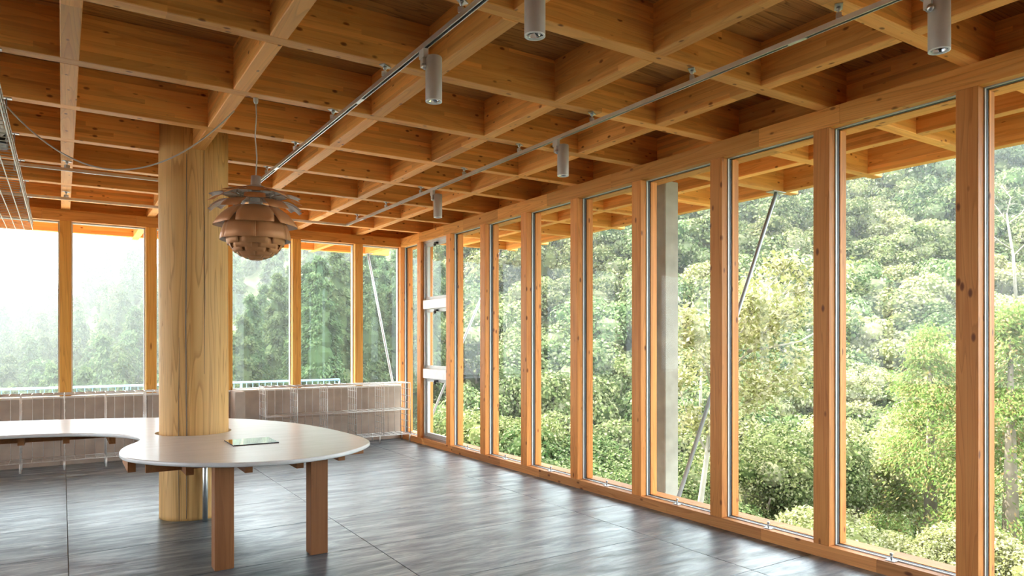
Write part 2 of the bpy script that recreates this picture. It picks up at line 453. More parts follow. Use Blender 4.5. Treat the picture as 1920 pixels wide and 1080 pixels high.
# ------------------------------------------------------------------ right-hand glass wall
XW = 4.34
PB, PT = 0.085, 2.91
PY0 = 1.945
wall_right = tag(empty('wall_right', (XW, 0, 0)), kind='structure')
pm = MB().bevel_box(0, .20, -.059, .059, PB, PT, .003).mesh('post', M['post'])
posts_y = [PY0 + G * k for k in range(-3, 9)]
for y in posts_y:
    place('post', pm, wall_right, (0, y, 0))
place('post', MB().bevel_box(0, .20, -.045, .11, PB, PT, .003).mesh('post', M['post']), wall_right, (0, 9.915, 0))
def run(name, mat, parent, axis, a, b, cuts, p0, p1, z0, z1):
    """a plank run in pieces between cuts"""
    pts = [a] + [c for c in cuts if a < c < b] + [b]
    for s, e in zip(pts, pts[1:]):
        Lh = (e - s) / 2 - .0006
        m = MB().box(-Lh, Lh, 0, p1 - p0, 0, z1 - z0).mesh(name, mat)
        # local x runs along the piece, local y outwards
        if axis == 'Y': place(name, m, parent, (p0 + p1 - p0, (s + e) / 2, z0), (0, 0, math.pi / 2))
        else: place(name, m, parent, ((s + e) / 2, p0, z0))
run('top_plate', M['plate'], wall_right, 'Y', -2.0, 10.15, [0.35, 1.2, 2.72, 3.36, 5.02, 6.05, 7.05, 7.9, 8.45, 9.22], 0, .28, PT, SOF - .001)
run('sill_plate', M['sill'], wall_right, 'Y', -2.0, 10.15, [0.6, 2.47, 3.34, 4.30, 6.20, 7.0, 8.2], 0, .28, 0, PB)
# windows
me_pin = MB()
me_pin.box(-.02, .02, -.03, .03, 0, .006)
me_pin.tube([(0, 0, .006), (0, 0, .045)], .006, 8)
me_pin.tube([(0, 0, .036), (0, 0, .05)], .010, 8)
me_pin = me_pin.mesh('stopper', M['steel'])
def frame_mb(y0, y1, z0, z1, x0, x1, t):
    b = MB()
    b.box(x0, x1, y0, y0 + t, z0, z1); b.box(x0, x1, y1 - t, y1, z0, z1)
    b.box(x0, x1, y0 + t, y1 - t, z0, z0 + t); b.box(x0, x1, y0 + t, y1 - t, z1 - t, z1)
    return b
win_n = 0
edges = [y for y in posts_y] + [9.929]
for a, b in zip(edges, edges[1:]):
    y0, y1 = a + .059, b - .059
    win_n += 1
    w = tag(empty('window_%d' % win_n, (XW, (y0 + y1) / 2, PB)), kind='structure')
    hw, hz = (y1 - y0) / 2, PT - PB
    operable = abs(a - posts_y[-2]) < .01
    if not operable:
        MB().box(.105, .113, -hw + .004, hw - .004, .004, hz - .004).build('pane', M['glass'], w)
        frame_mb(-hw, hw, 0, hz, .066, .082, .007).build('frame', M['alu_pale'], w)
        frame_mb(-hw, hw, 0, hz, .0825, .1045, .008).build('gasket', M['gasket'], w)
        frame_mb(-hw, hw, 0, hz, .1135, .135, .010).build('outer_frame', M['post'], w)
        if hw > .2:
            place('stopper', me_pin, w, (.045, 0, 0))
    else:
        # three top-hung sashes in a grey metal frame
        frame_mb(-hw, hw, 0, hz, .045, .135, .035).build('frame', M['alu'], w)
        zs = [(.035, .86), (1.00, 1.85), (1.98, hz - .035)]
        for (s0, s1) in zs:
            sa = empty('sash', (0, 0, 0), 0, w)
            frame_mb(-hw + .036, hw - .036, s0, s1, .07, .115, .045).build('sash_frame', M['alu_pale'], sa)
            MB().box(.09, .096, -hw + .07, hw - .07, s0 + .04, s1 - .04).build('pane', M['glass'], sa)
            kb = MB()
            kb.box(.03, .0695, -.03, .03, s1 - .04, s1 - .012)
            kb.tube([(.045, 0, s1 - .05), (.018, 0, s1 - .058)], [.016, .022], 10)
            kb.build('knob', M['gasket'], sa)
        for z0, z1 in ((.862, .998), (1.852, 1.978)):
            MB().bevel_box(.02, .116, -hw + .036, hw - .036, z0, z1, .004).build('transom', M['white_paint'], w)

# ------------------------------------------------------------------ back wall: low panels, window board, posts
YB = 9.87
wall_back = tag(empty('wall_back', (0, YB, 0)), kind='structure')
pw, ph = 0.906, 0.398
mp_ = MB().bevel_box(-pw / 2, pw / 2, 0, .10, 0, ph, .003).mesh('panel', M['wall_board'])
x = -7.29
while x < 4.3:
    for r in range(2):
        wdt = min(pw, 4.335 - x)
        if wdt > pw - .01: place('panel', mp_, wall_back, (x + pw / 2, 0, .001 + r * .400))
        else: MB().bevel_box(-wdt / 2, wdt / 2, 0, .10, 0, ph, .003).build('panel', M['wall_board'], wall_back, (x + wdt / 2, 0, .001 + r * .400))
    x += G
MB().box(-7.34, 4.338, .012, .27, 0, .798).build('backing', M['gasket'], wall_back, (0, .09, 0))
MB().bevel_box(-7.34, 4.338, -.012, .30, .800, .822, .003).build('sill', M['sill_stone'], wall_back)
pbm = MB().bevel_box(-.059, .059, 0, .20, .822, PT, .003).mesh('post', M['post_back'])
back_x = [.0345 + .9115 * k for k in range(-8, 5)]
for xx in back_x:
    place('post', pbm, wall_back, (xx, 0, 0))
run('top_plate', M['plate'], wall_back, 'X', -7.34, XW - .001, [-4.6, -1.9, -.2, .78, 2.05, 2.46, 3.9], 0, .28, PT, SOF - .001)
pil = MB().bevel_box(0, .125, -.32, -.013, 0, .815, .003).build('pilaster', M['wall_board'], wall_back, (1.885, 0, 0))
edges = back_x + [4.385]
for a, b in zip(edges, edges[1:]):
    x0, x1 = a + .059, b - .059 + (.013 if b == 4.385 else 0)
    win_n += 1
    w = tag(empty('window_%d' % win_n, ((x0 + x1) / 2, YB, .822)), kind='structure')
    hw, hz = (x1 - x0) / 2, PT - .822
    MB().box(-hw + .004, hw - .004, .105, .113, .004, hz - .004).build('pane', M['glass'], w)
    for nm, ya, yb, t, mt in (('frame', .082, .1045, .014, 'alu_pale'), ('outer_frame', .1135, .135, .016, 'alu')):
        b2 = MB()
        b2.box(-hw, -hw + t, ya, yb, 0, hz); b2.box(hw - t, hw, ya, yb, 0, hz)
        b2.box(-hw + t, hw - t, ya, yb, 0, t); b2.box(-hw + t, hw - t, ya, yb, hz - t, hz)
        b2.build(nm, M[mt], w)

wall_left = tag(empty('wall_left', (XF0, 0, 0)), kind='structure')  # unseen side, set far out and kept partly open to admit more daylight
for k in range(7): place('post', pm, wall_left, (-.2, -1.9 + 2 * G * k, 0))
MB().box(-.28, -.001, -2.0, 10.15, PT, SOF - .001).build('top_plate', M['plate'], wall_left)
MB().box(-.2, -.12, -2.0, 3.0, PB, PT).build('shade_panel', M['wall_board'], wall_left)  # unseen panel added to keep daylight off the near ceiling
MB().box(-.28, -.001, -2.0, 10.15, 0, PB).build('sill_plate', M['sill'], wall_left)
wf_ = MB(); wf_.box(XF0, 4.33, -2.12, -2.0, 0, SOF - .001)
tag(wf_.build('wall_front', M['wall_board']), kind='structure')

# ------------------------------------------------------------------ log column
lc = (UX(1), 6.478)
lb = MB()
n = 72
ph1, ph2, ph3 = 0.7, 2.1, 4.0
zs = [0, .03, .4, .8, 1.3, 1.8, 2.3, 2.8, 3.0, DECK - .001]
vs, fs = [], []
cracks = {-1.62: (.020, .05), -2.15: (.008, .03), -.9: (.010, .03), .6: (.012, .05), 2.4: (.014, .05)}
for z in zs:
    for k in range(n):
        a = 2 * math.pi * k / n
        r = .267 + .004 * math.sin(2 * a + ph1) + .003 * math.sin(5 * a + ph2 + z * .6) + .002 * math.sin(9 * a + ph3) + .0015 * math.sin(z * 2.2 + a)
        vs.append((r * math.cos(a), r * math.sin(a), z))
for i in range(len(zs) - 1):
    for k in range(n):
        k2 = (k + 1) % n
        fs.append((i * n + k, i * n + k2, (i + 1) * n + k2, (i + 1) * n + k))
fs.append(tuple(reversed(range(n)))); fs.append(tuple((len(zs) - 1) * n + k for k in range(n)))
lb.add(vs, fs, 0, True)
logc = empty('log_column', (lc[0], lc[1], 0))
tag(logc, 'thick round peeled log column rising through the white table to the ceiling', 'column', kind='structure')
lb.build('trunk', M['log'], logc)
# drying checks: slim dark slits standing in the surface
for k, (az, z0, z1, w) in enumerate([(-1.93, .02, 3.0, .0022), (-2.42, .05, 2.2, .0013), (-1.42, 1.2, 3.1, .0012), (-2.15, .0, 1.5, .001)]):
    b = MB()
    pts = []
    for t in np.linspace(0, 1, 16):
        z = z0 + (z1 - z0) * t
        aa = az + .012 * math.sin(z * 3 + k) + .006 * math.sin(z * 11)
        pts.append((.2665 * math.cos(aa), .2665 * math.sin(aa), z))
    b.tube(pts, [w * (1.2 + 1.6 * math.sin(3.14 * i / 15)) for i in range(16)], 5)
    b.build('crack', M['bark'], logc)

# ------------------------------------------------------------------ table
TZ, TTH = 0.700, 0.030
ctrl = [(.835, 7.86), (1.1, 7.70), (1.37, 7.45), (1.613, 7.15), (1.83, 6.70), (1.965, 6.15), (2.02, 5.65), (2.025, 5.30), (1.987, 5.10), (1.915, 4.965), (1.80, 4.83), (1.63, 4.69), (1.443, 4.61), (1.224, 4.577), (.99, 4.622), (.802, 4.72), (.635, 4.851), (.50, 5.0), (.395, 5.165), (.345, 5.30), (.327, 5.46), (.348, 5.67), (.398, 5.86), (.468, 6.02), (.512, 6.17), (.515, 6.316), (.472, 6.48), (.365, 6.66), (.189, 6.83), (.02, 6.93), (-.184, 7.0), (-.424, 7.03), (-.9, 7.02), (-1.5, 7.05), (-1.9, 7.3), (-2.0, 7.75), (-1.7, 8.2), (-1.1, 8.36), (-.502, 8.31), (-.217, 8.25), (.074, 8.17), (.376, 8.07)]
def catmull(P, sub=5):
    out = []
    n = len(P)
    for i in range(n):
        p0, p1, p2, p3 = (np.array(P[(i + k) % n]) for k in (-1, 0, 1, 2))
        for s in range(sub):
            t = s / sub
            out.append(.5 * ((2 * p1) + (p2 - p0) * t + (2 * p0 - 5 * p1 + 4 * p2 - p3) * t * t + (3 * p1 - p0 - 3 * p2 + p3) * t ** 3))
    return np.array(out)
import bmesh
def top_with_hole(outer, hole_c, hole_r, z, th):
    nrm = np.roll(outer, -1, 0) - np.roll(outer, 1, 0)
    nrm = np.stack([nrm[:, 1], -nrm[:, 0]], 1); nrm /= np.linalg.norm(nrm, axis=1)[:, None]
    area = np.sum(outer[:, 0] * np.roll(outer[:, 1], -1) - np.roll(outer[:, 0], -1) * outer[:, 1])
    if area < 0: nrm = -nrm
    hn = 48
    ha = np.linspace(0, 2 * math.pi, hn, endpoint=False)
    hole = np.stack([hole_c[0] + hole_r * np.cos(ha), hole_c[1] + hole_r * np.sin(ha)], 1)
    bm = bmesh.new()
    rings = []
    for ins, zz in ((.007, z), (.002, z - .0025), (0, z - .008), (0, z - th + .008), (.008, z - th)):
        rings.append([bm.verts.new((p[0] - q[0] * ins, p[1] - q[1] * ins, zz)) for p, q in zip(outer, nrm)])
    hr = [[bm.verts.new((p[0], p[1], zz)) for p in hole] for zz in (z, z - th)]
    n = len(outer)
    for a, b in zip(rings, rings[1:]):
        for i in range(n):
            f = bm.faces.new((a[i], a[(i + 1) % n], b[(i + 1) % n], b[i])); f.smooth = True
    for i in range(hn):
        bm.faces.new((hr[0][i], hr[1][i], hr[1][(i + 1) % hn], hr[0][(i + 1) % hn]))
    for ring, h in ((rings[0], hr[0]), (rings[-1], hr[1])):
        es = []
        for lp in (ring, h):
            for i in range(len(lp)):
                e = bm.edges.get((lp[i], lp[(i + 1) % len(lp)])) or bm.edges.new((lp[i], lp[(i + 1) % len(lp)]))
                es.append(e)
        bmesh.ops.triangle_fill(bm, use_beauty=True, use_dissolve=False, edges=es)
    bmesh.ops.recalc_face_normals(bm, faces=bm.faces)
    me = bpy.data.meshes.new('tabletop')
    bm.to_mesh(me); bm.free()
    me.materials.append(M['tabletop'])
    return me
table = tag(empty('table', (0, 0, 0)), 'long curving white table wrapped around the log column on wooden legs', 'table')
place('tabletop', top_with_hole(catmull(ctrl), lc, .298, TZ, TTH), table)
ZU = TZ - TTH
leg_me = MB().bevel_box(-.0585, .0585, -.0585, .0585, 0, ZU - .0005, .002).mesh('leg', M['table_wood'])
for lx, ly in ((.876, 4.824), (1.492, 4.824), (1.07, 7.30), (-1.2, 7.35), (-1.2, 8.0)):
    place('leg', leg_me, table, (lx, ly, 0))
def batten(x0, x1, y0, y1, depth=.075):
    MB().box(-(x1 - x0) / 2, (x1 - x0) / 2, -(y1 - y0) / 2, (y1 - y0) / 2, -depth, -.0008).build('batten', M['batten'], table, ((x0 + x1) / 2, (y0 + y1) / 2, ZU))
for bx, ya, yb in ((.70, 4.96, 5.9), (1.042, 4.84, 6.1), (1.375, 4.82, 6.1), (1.72, 4.97, 6.6), (.39, 5.28, 5.75), (-.29, 7.14, 8.1), (.03, 7.08, 8.0), (.36, 6.84, 7.9), (-.75, 7.14, 8.15), (1.3, 6.9, 7.3)):
    batten(bx - .024, bx + .024, ya, yb)
for by, xa, xb in ((5.16, .46, .675), (5.16, .7245, 1.017), (5.16, 1.0665, 1.35), (5.16, 1.40, 1.695), (5.16, 1.745, 1.95), (7.27, -1.7, -.775), (7.27, -.725, -.315), (7.27, -.265, .005), (7.27, .055, .335), (7.27, .385, .55)):
    batten(xa, xb, by - .022, by + .022, .065)
MB().tube([(.985, 6.165, 0), (.985, 6.165, ZU - .001)], .021, 14).build('support_pipe', M['alu'], table)

mp2 = MB()
mp2.bevel_box(-.165, .165, -.165, .165, 0, .006, .001, 1)
mp2.box(-.163, .163, -.163, .163, .0061, .0071, 0)
mirror = mp2.build('mirror_tile', [M['mirror'], M['gasket']], None, (1.215, 5.56, TZ + .0006))
tag(mirror, 'small square dark mirror tile lying flat on the white table', 'mirror')

# ------------------------------------------------------------------ wire shelving along the back wall
SB = 0.4135
def wire_unit(x0, bays, label, foot_bays):
    t = tag(empty('wire_shelf', (x0, 9.45, 0)), label, 'shelf', 'wire shelving along the low back wall')
    Wd, Dp = bays * SB, .34
    W = .0034
    lv = (.115, .475, .865)
    for z in lv:
        b = MB()
        for y in (0, Dp):
            b.tube([(0, y, z), (Wd, y, z)], .0052, 6)
        for k in range(1, 4):
            b.tube([(0, Dp * k / 4, z), (Wd, Dp * k / 4, z)], W, 5)
        nx = int(round(Wd / .1034))
        for k in range(nx + 1):
            b.tube([(Wd * k / nx, 0, z + .005), (Wd * k / nx, Dp, z + .005)], W, 5)
        b.build('wire_tier', M['wire'], t)
    for k in range(bays + 1):
        b = MB()
        xx = k * SB
        for y in (0, Dp * .25, Dp * .5, Dp * .75, Dp):
            b.tube([(xx, y, lv[0]), (xx, y, lv[2])], .0055 if y in (0, Dp) else W, 5)
        for z in (.20, .295, .385, .575, .67, .77):
            b.tube([(xx + .005, 0, z), (xx + .005, Dp, z)], W * 1.15, 5)
        b.build('wire_divider', M['wire'], t)
    b = MB()
    nx = int(round(Wd / .1034))
    for k in range(nx + 1):
        b.tube([(Wd * k / nx, Dp + .006, lv[0]), (Wd * k / nx, Dp + .006, lv[2])], W, 5)
    for z in (.80,):
        b.tube([(0, Dp + .011, z), (Wd, Dp + .011, z)], W, 5)
    b.build('wire_back', M['wire'], t)
    fm = MB().tube([(0, 0, 0), (0, 0, .116)], .011, 8).mesh('foot', M['wire'])
    for k in foot_bays:
        for y in (.03, Dp - .03):
            place('foot', fm, t, (k * SB, y, 0))
    return t
wire_unit(2.243, 5, 'zinc wire shelving unit in the far corner beside the glass wall', (0, 2, 3.87, 5))
wire_unit(-2.045, 8, 'long zinc wire shelving unit behind the table and log column', (0, 2, 4, 5, 6, 8))
# ------------------------------------------------------------------ lighting tracks
RZ = 2.955
def track(path, hang, label):
    """path: plan polyline; hang: list of (x, y) where the track is hung from a beam"""
    t = tag(empty('light_track', (path[0][0], path[0][1], RZ)), label, 'track', 'lighting tracks under the beams')
    ox, oy = path[0]
    for (a, b) in zip(path, path[1:]):
        dx, dy = b[0] - a[0], b[1] - a[1]
        Lg = math.hypot(dx, dy)
        r = MB()
        w, h = .0135, .025
        # a channel open below
        r.box(-w if a != path[0] else 0, Lg, -w, w, h - .006, h); r.box(0, Lg, -w, -w + .0055, 0, h - .006); r.box(0, Lg, w - .0055, w, 0, h - .006)
        o = r.build('rail', M['alu'], t, (a[0] - ox, a[1] - oy, 0), (0, 0, math.atan2(dy, dx)))
        s = MB().box(.02, Lg - .02, -w + .0057, w - .0057, .010, h - .0062).build('slot', M['gasket'], o)
        for q in np.arange(1.35, Lg - .3, 2.0):
            MB().box(q - .05, q + .05, -w + .002, w - .002, -.002, .0095).build('joint_cover', M['alu'], o)
    hm = MB()
    hm.box(-.035, .035, -.018, .018, SOF - RZ - .005, SOF - RZ - .0003)
    hm.tube([(0, 0, SOF - RZ - .005), (0, 0, .05)], .0042, 6)
    hm.tube([(0, 0, SOF - RZ - .005), (0, 0, SOF - RZ - .022)], .011, 8)
    hm.box(-.018, .018, -.012, .012, .0255, .052)
    hm = hm.mesh('hanger', M['steel'])
    for (hx, hy) in hang:
        place('hanger', hm, t, (hx - ox, hy - oy, 0), (0, 0, .6))
    return t
R1X, R2X, RAY, RBY = 1.553, 3.072, 7.225, 8.69
track([(R1X, -1.2), (R1X, RAY), (-6.5, RAY)], [(R1X, VY(k)) for k in range(-3, 6)] + [(UX(k), RAY) for k in (-3, -2, -1, 0, 1)],
      'L-shaped lighting track with spotlights running past the pendant lamp')
track([(R2X, -1.2), (R2X, RBY), (-6.5, RBY)], [(R2X, VY(k)) for k in range(-3, 8)] + [(UX(k), RBY) for k in (-3, -2, -1, 0, 1, 2)] + [(2.60, RBY)][:0],
      'L-shaped lighting track nearest the glass wall turning along the back windows')

# ------------------------------------------------------------------ track spotlights
def spot(x, y, off, label):
    t = tag(empty('track_spotlight', (x, y, RZ)), label, 'spotlight', 'grey cylindrical track spotlights')
    bx, by = off
    z1, z0, R = 2.922 - RZ, 2.696 - RZ, .0425
    b = MB()
    b.box(-.013, .013, -.028, .028, -.045, -.0005)
    b.box(-.011, .011, -.016, .016, -.09, -.045)
    b.tube([(0, 0, -.085), (bx * .45, by * .45, -.085)], .017, 12)
    b.build('bracket', M['spot'], t)
    MB().tube([(-.012, -.012, -.088), (bx * .3, by * .3, -.088)], .014, 10).build('clamp_screw', M['alu'], t)
    c = MB()
    c.lathe([(0, z1), (R * .93, z1), (R, z1 - .004), (R, z0 + .003), (R * .99, z0)], 28, (bx, by, 0))
    c.build('housing', M['spot'], t)
    ring = MB().lathe([(R * .99, z0), (R * 1.0, z0 - .004), (R * .84, z0 - .004), (R * .82, z0 + .004)], 28, (bx, by, 0)).build('rim', M['white_paint'], t)
    MB().lathe([(R * .82, z0 + .004), (R * .62, z0 + .028), (R * .28, z0 + .045), (0, z0 + .046)], 20, (bx, by, 0)).build('reflector', M['chrome'], t)
    bl = MB()
    bl.lathe([(0, z0 + .012), (R * .2, z0 + .014), (R * .24, z0 + .03), (R * .2, z0 + .0455)], 12, (bx, by, 0))
    for k in range(3):
        a = 2.1 * k + .4
        bl.tube([(bx, by, z0 + .012), (bx + R * .8 * math.cos(a), by + R * .8 * math.sin(a), z0 + .006)], .0018, 5)
    bl.build('bulb', M['gasket'], t)
OFF = (.048, -.020)
spot(R1X, 2.335, OFF, 'grey cylindrical spotlight cut by the top edge near the middle of the picture')
spot(R1X, 3.245, OFF, 'grey cylindrical spotlight on the track above the pendant lamp')
spot(R2X, 4.165, OFF, 'grey cylindrical spotlight hanging before the narrow glass bays, middle of its track')
spot(R2X, 6.215, OFF, 'smallest, farthest grey cylindrical spotlight near the far corner')
spot(R2X, 1.525, OFF, 'large grey cylindrical spotlight in the top right of the picture')

# ------------------------------------------------------------------ pendant lamp of copper leaves
LX, LY = 1.055, 4.70
lamp = tag(empty('pendant_lamp', (LX, LY, 1.99)), 'artichoke-like pendant lamp of overlapping copper leaves hanging from a cord', 'lamp')
Z = lambda z: z - 1.99
MB().lathe([(0, Z(2.538)), (.030, Z(2.536)), (.032, Z(2.475)), (.034, Z(2.47))], 24).build('cap', M['lamp_cap'], lamp)
MB().lathe([(.030, Z(2.478)), (.060, Z(2.466)), (.105, Z(2.444)), (.100, Z(2.440)), (.03, Z(2.448))], 32).build('canopy_dish', M['lamp_cap'], lamp)
MB().tube([(0, 0, Z(2.535)), (.006, .002, Z(2.66)), (-.004, .003, Z(2.80)), (.003, -.002, Z(2.92)), (0, 0, Z(SOF - .03))], .0042, 7).build('cord', M['cord'], lamp)
MB().lathe([(0, Z(SOF - .034)), (.012, Z(SOF - .034)), (.016, Z(SOF - .02)), (.016, Z(SOF - .0005)), (0, Z(SOF - .0005))], 14).build('ceiling_hook', M['cord'], lamp)
fb = MB()
for k in range(12):
    a = 2 * math.pi * k / 12
    prof = [(.115, 2.44), (.135, 2.36), (.145, 2.27), (.135, 2.18), (.10, 2.08), (.05, 2.02)]
    fb.tube([(r * math.cos(a), r * math.sin(a), Z(z)) for r, z in prof], .0032, 5)
for r, z in ((.118, 2.43), (.138, 2.345), (.145, 2.27), (.132, 2.17), (.095, 2.07)):
    fb.tube([(r * math.cos(2 * math.pi * k / 24), r * math.sin(2 * math.pi * k / 24), Z(z)) for k in range(25)], .003, 5)
fb.build('frame', M['chrome'], lamp)
MB().lathe([(0, Z(2.40)), (.035, Z(2.39)), (.05, Z(2.33)), (.05, Z(2.22)), (.03, Z(2.17)), (0, Z(2.165))], 20).build('diffuser', M['leaf_white'], lamp)
rows = [(.07, 2.437, .21, 2.410, 1.0), (.118, 2.412, .285, 2.396, .46), (.128, 2.392, .300, 2.347, .46), (.133, 2.366, .292, 2.300, .50), (.100, 2.338, .262, 2.212, .96),
        (.128, 2.285, .222, 2.118, .96), (.150, 2.210, .174, 2.086, .78), (.150, 2.168, .152, 2.060, .72), (.136, 2.130, .130, 2.036, .80), (.114, 2.090, .098, 2.015, .90), (.086, 2.060, .062, 2.001, .95), (.050, 2.030, .012, 1.993, 1.0)]
for ri, (ra, za, rt, zt, wf) in enumerate(rows):
    # one curved leaf, outer face copper, inner face white
    lf = MB()
    nu, nv = 7, 5
    half = math.pi / 6 * 1.08 * wf
    outer, inner = [], []
    for iv in range(nv + 1):
        v = iv / nv
        bulge = math.sin(v * math.pi) * (.016 if ri < 5 else .020)
        r = ra + (rt - ra) * (v ** .85 if ri > 5 else v)
        z = za + (zt - za) * (v ** 1.35 if ri < 7 else v)
        sl = math.atan2(rt - ra, za - zt)
        r += bulge * math.cos(sl); z += bulge * math.sin(sl)
        # narrow neck, then the full width, the tip cut square with a small notch
        hw = half * (.62 if iv == 0 else .80 if iv == 1 else 1.0) * (1.0 if ri > 4 else (1.0 - .18 * max(0, v - .6) / .4))
        for iu in range(nu + 1):
            u = (iu / nu) * 2 - 1
            rr = r * (1 - .012 * (1 - u * u))
            if iv == nv and ri < 5: rr -= .022 * (1 - abs(u))
            outer.append((rr * math.cos(u * hw), rr * math.sin(u * hw), Z(z)))
            ri_, zi_ = rr - .0018 * math.cos(sl), z - .0018 * math.sin(sl)
            inner.append((ri_ * math.cos(u * hw), ri_ * math.sin(u * hw), Z(zi_)))
    W1 = nu + 1
    fo, fi, fe = [], [], []
    nb = len(outer)
    for iv in range(nv):
        for iu in range(nu):
            a, b, c, d = iv * W1 + iu, iv * W1 + iu + 1, (iv + 1) * W1 + iu + 1, (iv + 1) * W1 + iu
            fo.append((a, d, c, b)); fi.append((nb + a, nb + b, nb + c, nb + d))
    rim = [i for i in range(W1)] + [W1 * r + nu for r in range(1, nv + 1)] + [nv * W1 + i for i in range(nu - 1, -1, -1)] + [W1 * r for r in range(nv - 1, 0, -1)]
    for p, q in zip(rim, rim[1:] + rim[:1]): fe.append((p, q, nb + q, nb + p))
    base = len(lf.v)
    lf.v.extend(outer + inner)
    for F, mi in ((fo, 0), (fi, 1), (fe, 0)):
        for q in F: lf.f.append(q); lf.m.append(mi); lf.s.append(True)
    me = lf.mesh('leaf', [M['copper'], M['leaf_white']])
    for k in range(6):
        place('leaf', me, lamp, (0, 0, 0), (0, 0, math.pi / 3 * k + (math.pi / 6 if ri % 2 else 0) + .28))

# ------------------------------------------------------------------ cable tray and swagged cord
tray = tag(empty('cable_tray', (-.283, 9.72, 2.75)), 'wire basket cable tray hung under the beams at the upper left', 'cable tray')
b = MB()
TW, TH, TL = .40, .10, 10.5
for y in np.arange(0, TL, .10):
    b.tube([(0, -y, TH), (0, -y, 0), (-TW, -y, 0), (-TW, -y, TH)], .0034, 5)
b.build('cross_wires', M['wire_tray'], tray)
b = MB()
for (xx, zz) in [(0, TH), (0, .05), (0, 0), (-.08, 0), (-.16, 0), (-.24, 0), (-.32, 0), (-TW, 0), (-TW, .05), (-TW, TH)]:
    b.tube([(xx, 0, zz), (xx, -TL, zz)], .0045, 5)
b.build('long_wires', M['wire_tray'], tray)
hb = MB()
hb.box(-.03, .03, -.02, .02, SOF - 2.75 - .006, SOF - 2.75 - .0004)
hb.tube([(0, 0, SOF - 2.75 - .006), (0, 0, .02)], .0045, 6)
hb.tube([(0, 0, .02), (0, .03, .02)], .008, 6)
hb = hb.mesh('hanger', M['steel'])
for k in range(-3, 9):
    for xx in (-.02, -TW + .02):
        place('hanger', hb, tray, (xx, VY(k) - 9.72, 0))
hose = MB()
pts, rad = [], []
for i, y in enumerate(np.arange(4.6, 5.5, .012)):
    pts.append((-.055, y - 9.72, .045)); rad.append(.030 if i % 2 else .036)
hose.tube(pts, rad, 12)
hs_ = hose.build('ribbed_hose', M['leaf_white'], None, (-.283, 9.72, 2.757))
tag(hs_, 'white ribbed hose lying in the wire cable tray', 'hose')
jb = MB()
jb.bevel_box(-.09, .09, -.11, .11, 0, .07, .006)
jb.box(-.02, .02, -.118, -.1095, .02, .05)
jb = jb.build('junction_box', M['black'], None, (-.395, 5.72, 2.758))
tag(jb, 'black junction box sitting in the wire cable tray', 'box')

A0, A1 = Vector((-.300, 5.565, 2.985)), Vector((.985, 5.02, SOF - .006))
pts = []
for t in np.linspace(0, 1, 36):
    p = A0.lerp(A1, t)
    tt = (t - .48)
    sag = .405 * (1 - (abs(tt) / .52) ** 2.0) if t > .48 else .405 * (1 - (abs(tt) / .48) ** 2.0)
    pts.append((p.x, p.y, p.z - sag))
sw = MB()
sw.tube(pts, .0052, 7)
o = sw.build('hanging_cord', M['cord'])
tag(o, 'pale cord swagged in a loose curve from the cable tray past the log column', 'cord')

# ------------------------------------------------------------------ outside: braces, pier, railing
def brace(p, q, label, axis):
    t = tag(empty('steel_brace', q), label, 'brace', 'slanting steel braces under the eaves')
    P = Vector(p) - Vector(q)
    MB().tube([(0, 0, 0), P], .020, 12).build('tube', M['brace'], t)
    e = (.10, .05) if axis == 'X' else (.05, .10)
    MB().bevel_box(P.x - e[0], P.x + e[0], P.y - e[1], P.y + e[1], P.z + .002, P.z + .014, .002).build('head_plate', M['steel'], t)
    MB().bevel_box(-e[0], e[0], -e[1], e[1], -.014, 0.0, .002).build('foot_plate', M['steel'], t)
zt = SOF - .015
brace((6.30, VY(3), zt), (4.80, VY(3), -.12), 'slanting steel brace outside the glass beside the bright tree', 'X')
brace((6.30, VY(9), zt), (4.80, VY(9), -.12), 'slanting steel brace outside the narrow panes by the far corner', 'X')
brace((6.30, VY(-3), zt), (4.80, VY(-3), -.12), 'slanting steel brace outside the nearest pane', 'X') if False else None
brace((UX(5), 11.86, zt), (UX(5), 10.30, -.12), 'slanting steel brace outside the back windows near the corner', 'Y')
pier = MB()
pier.bevel_box(-.09, .09, -.145, .145, 0, SOF + 3.0 - .004, .008)
for k in range(1, 6):
    pier.box(-.0915, .0915, -.1465, .1465, k * 1.0 - .004, k * 1.0 + .004)
pier = pier.build('concrete_pier', M['concrete'], None, (5.02, 5.045, -3.0))
tag(pier, 'beige rendered pier standing just outside the glass wall', 'pier')
ledge = MB()
ledge.box(4.62, 5.15, -2.2, 10.6, -.32, -.135)
ledge.box(-12, 5.15, 10.6, 15.2, -.32, -.135)
ledge.box(-12, 4.62, 10.15, 10.6, -.32, -.135)
tag(ledge.build('terrace_slab', M['terrace']), 'concrete terrace ledge outside the back windows', 'terrace', kind='structure')
rl = tag(empty('railing', (-2, 14.6, -.135)), 'pale blue steel railing outside the back windows', 'railing')
b = MB()
b.tube([(-7, 0, .80), (7, 0, .80)], .022, 10)
b.build('top_rail', M['rail_blue'], rl)
b = MB(); b.tube([(-7, 0, .12), (7, 0, .12)], .015, 8); b.build('bottom_rail', M['rail_blue'], rl)
bar = MB().tube([(0, 0, .12), (0, 0, .80)], .007, 6).mesh('baluster', M['rail_blue'])
for k in range(116): place('baluster', bar, rl, (-6.9 + .12 * k, 0, 0))
pst = MB().tube([(0, 0, 0), (0, 0, .80)], .02, 8).mesh('rail_post', M['rail_blue'])
for k in range(8): place('rail_post', pst, rl, (-7 + 2 * k, 0, 0))
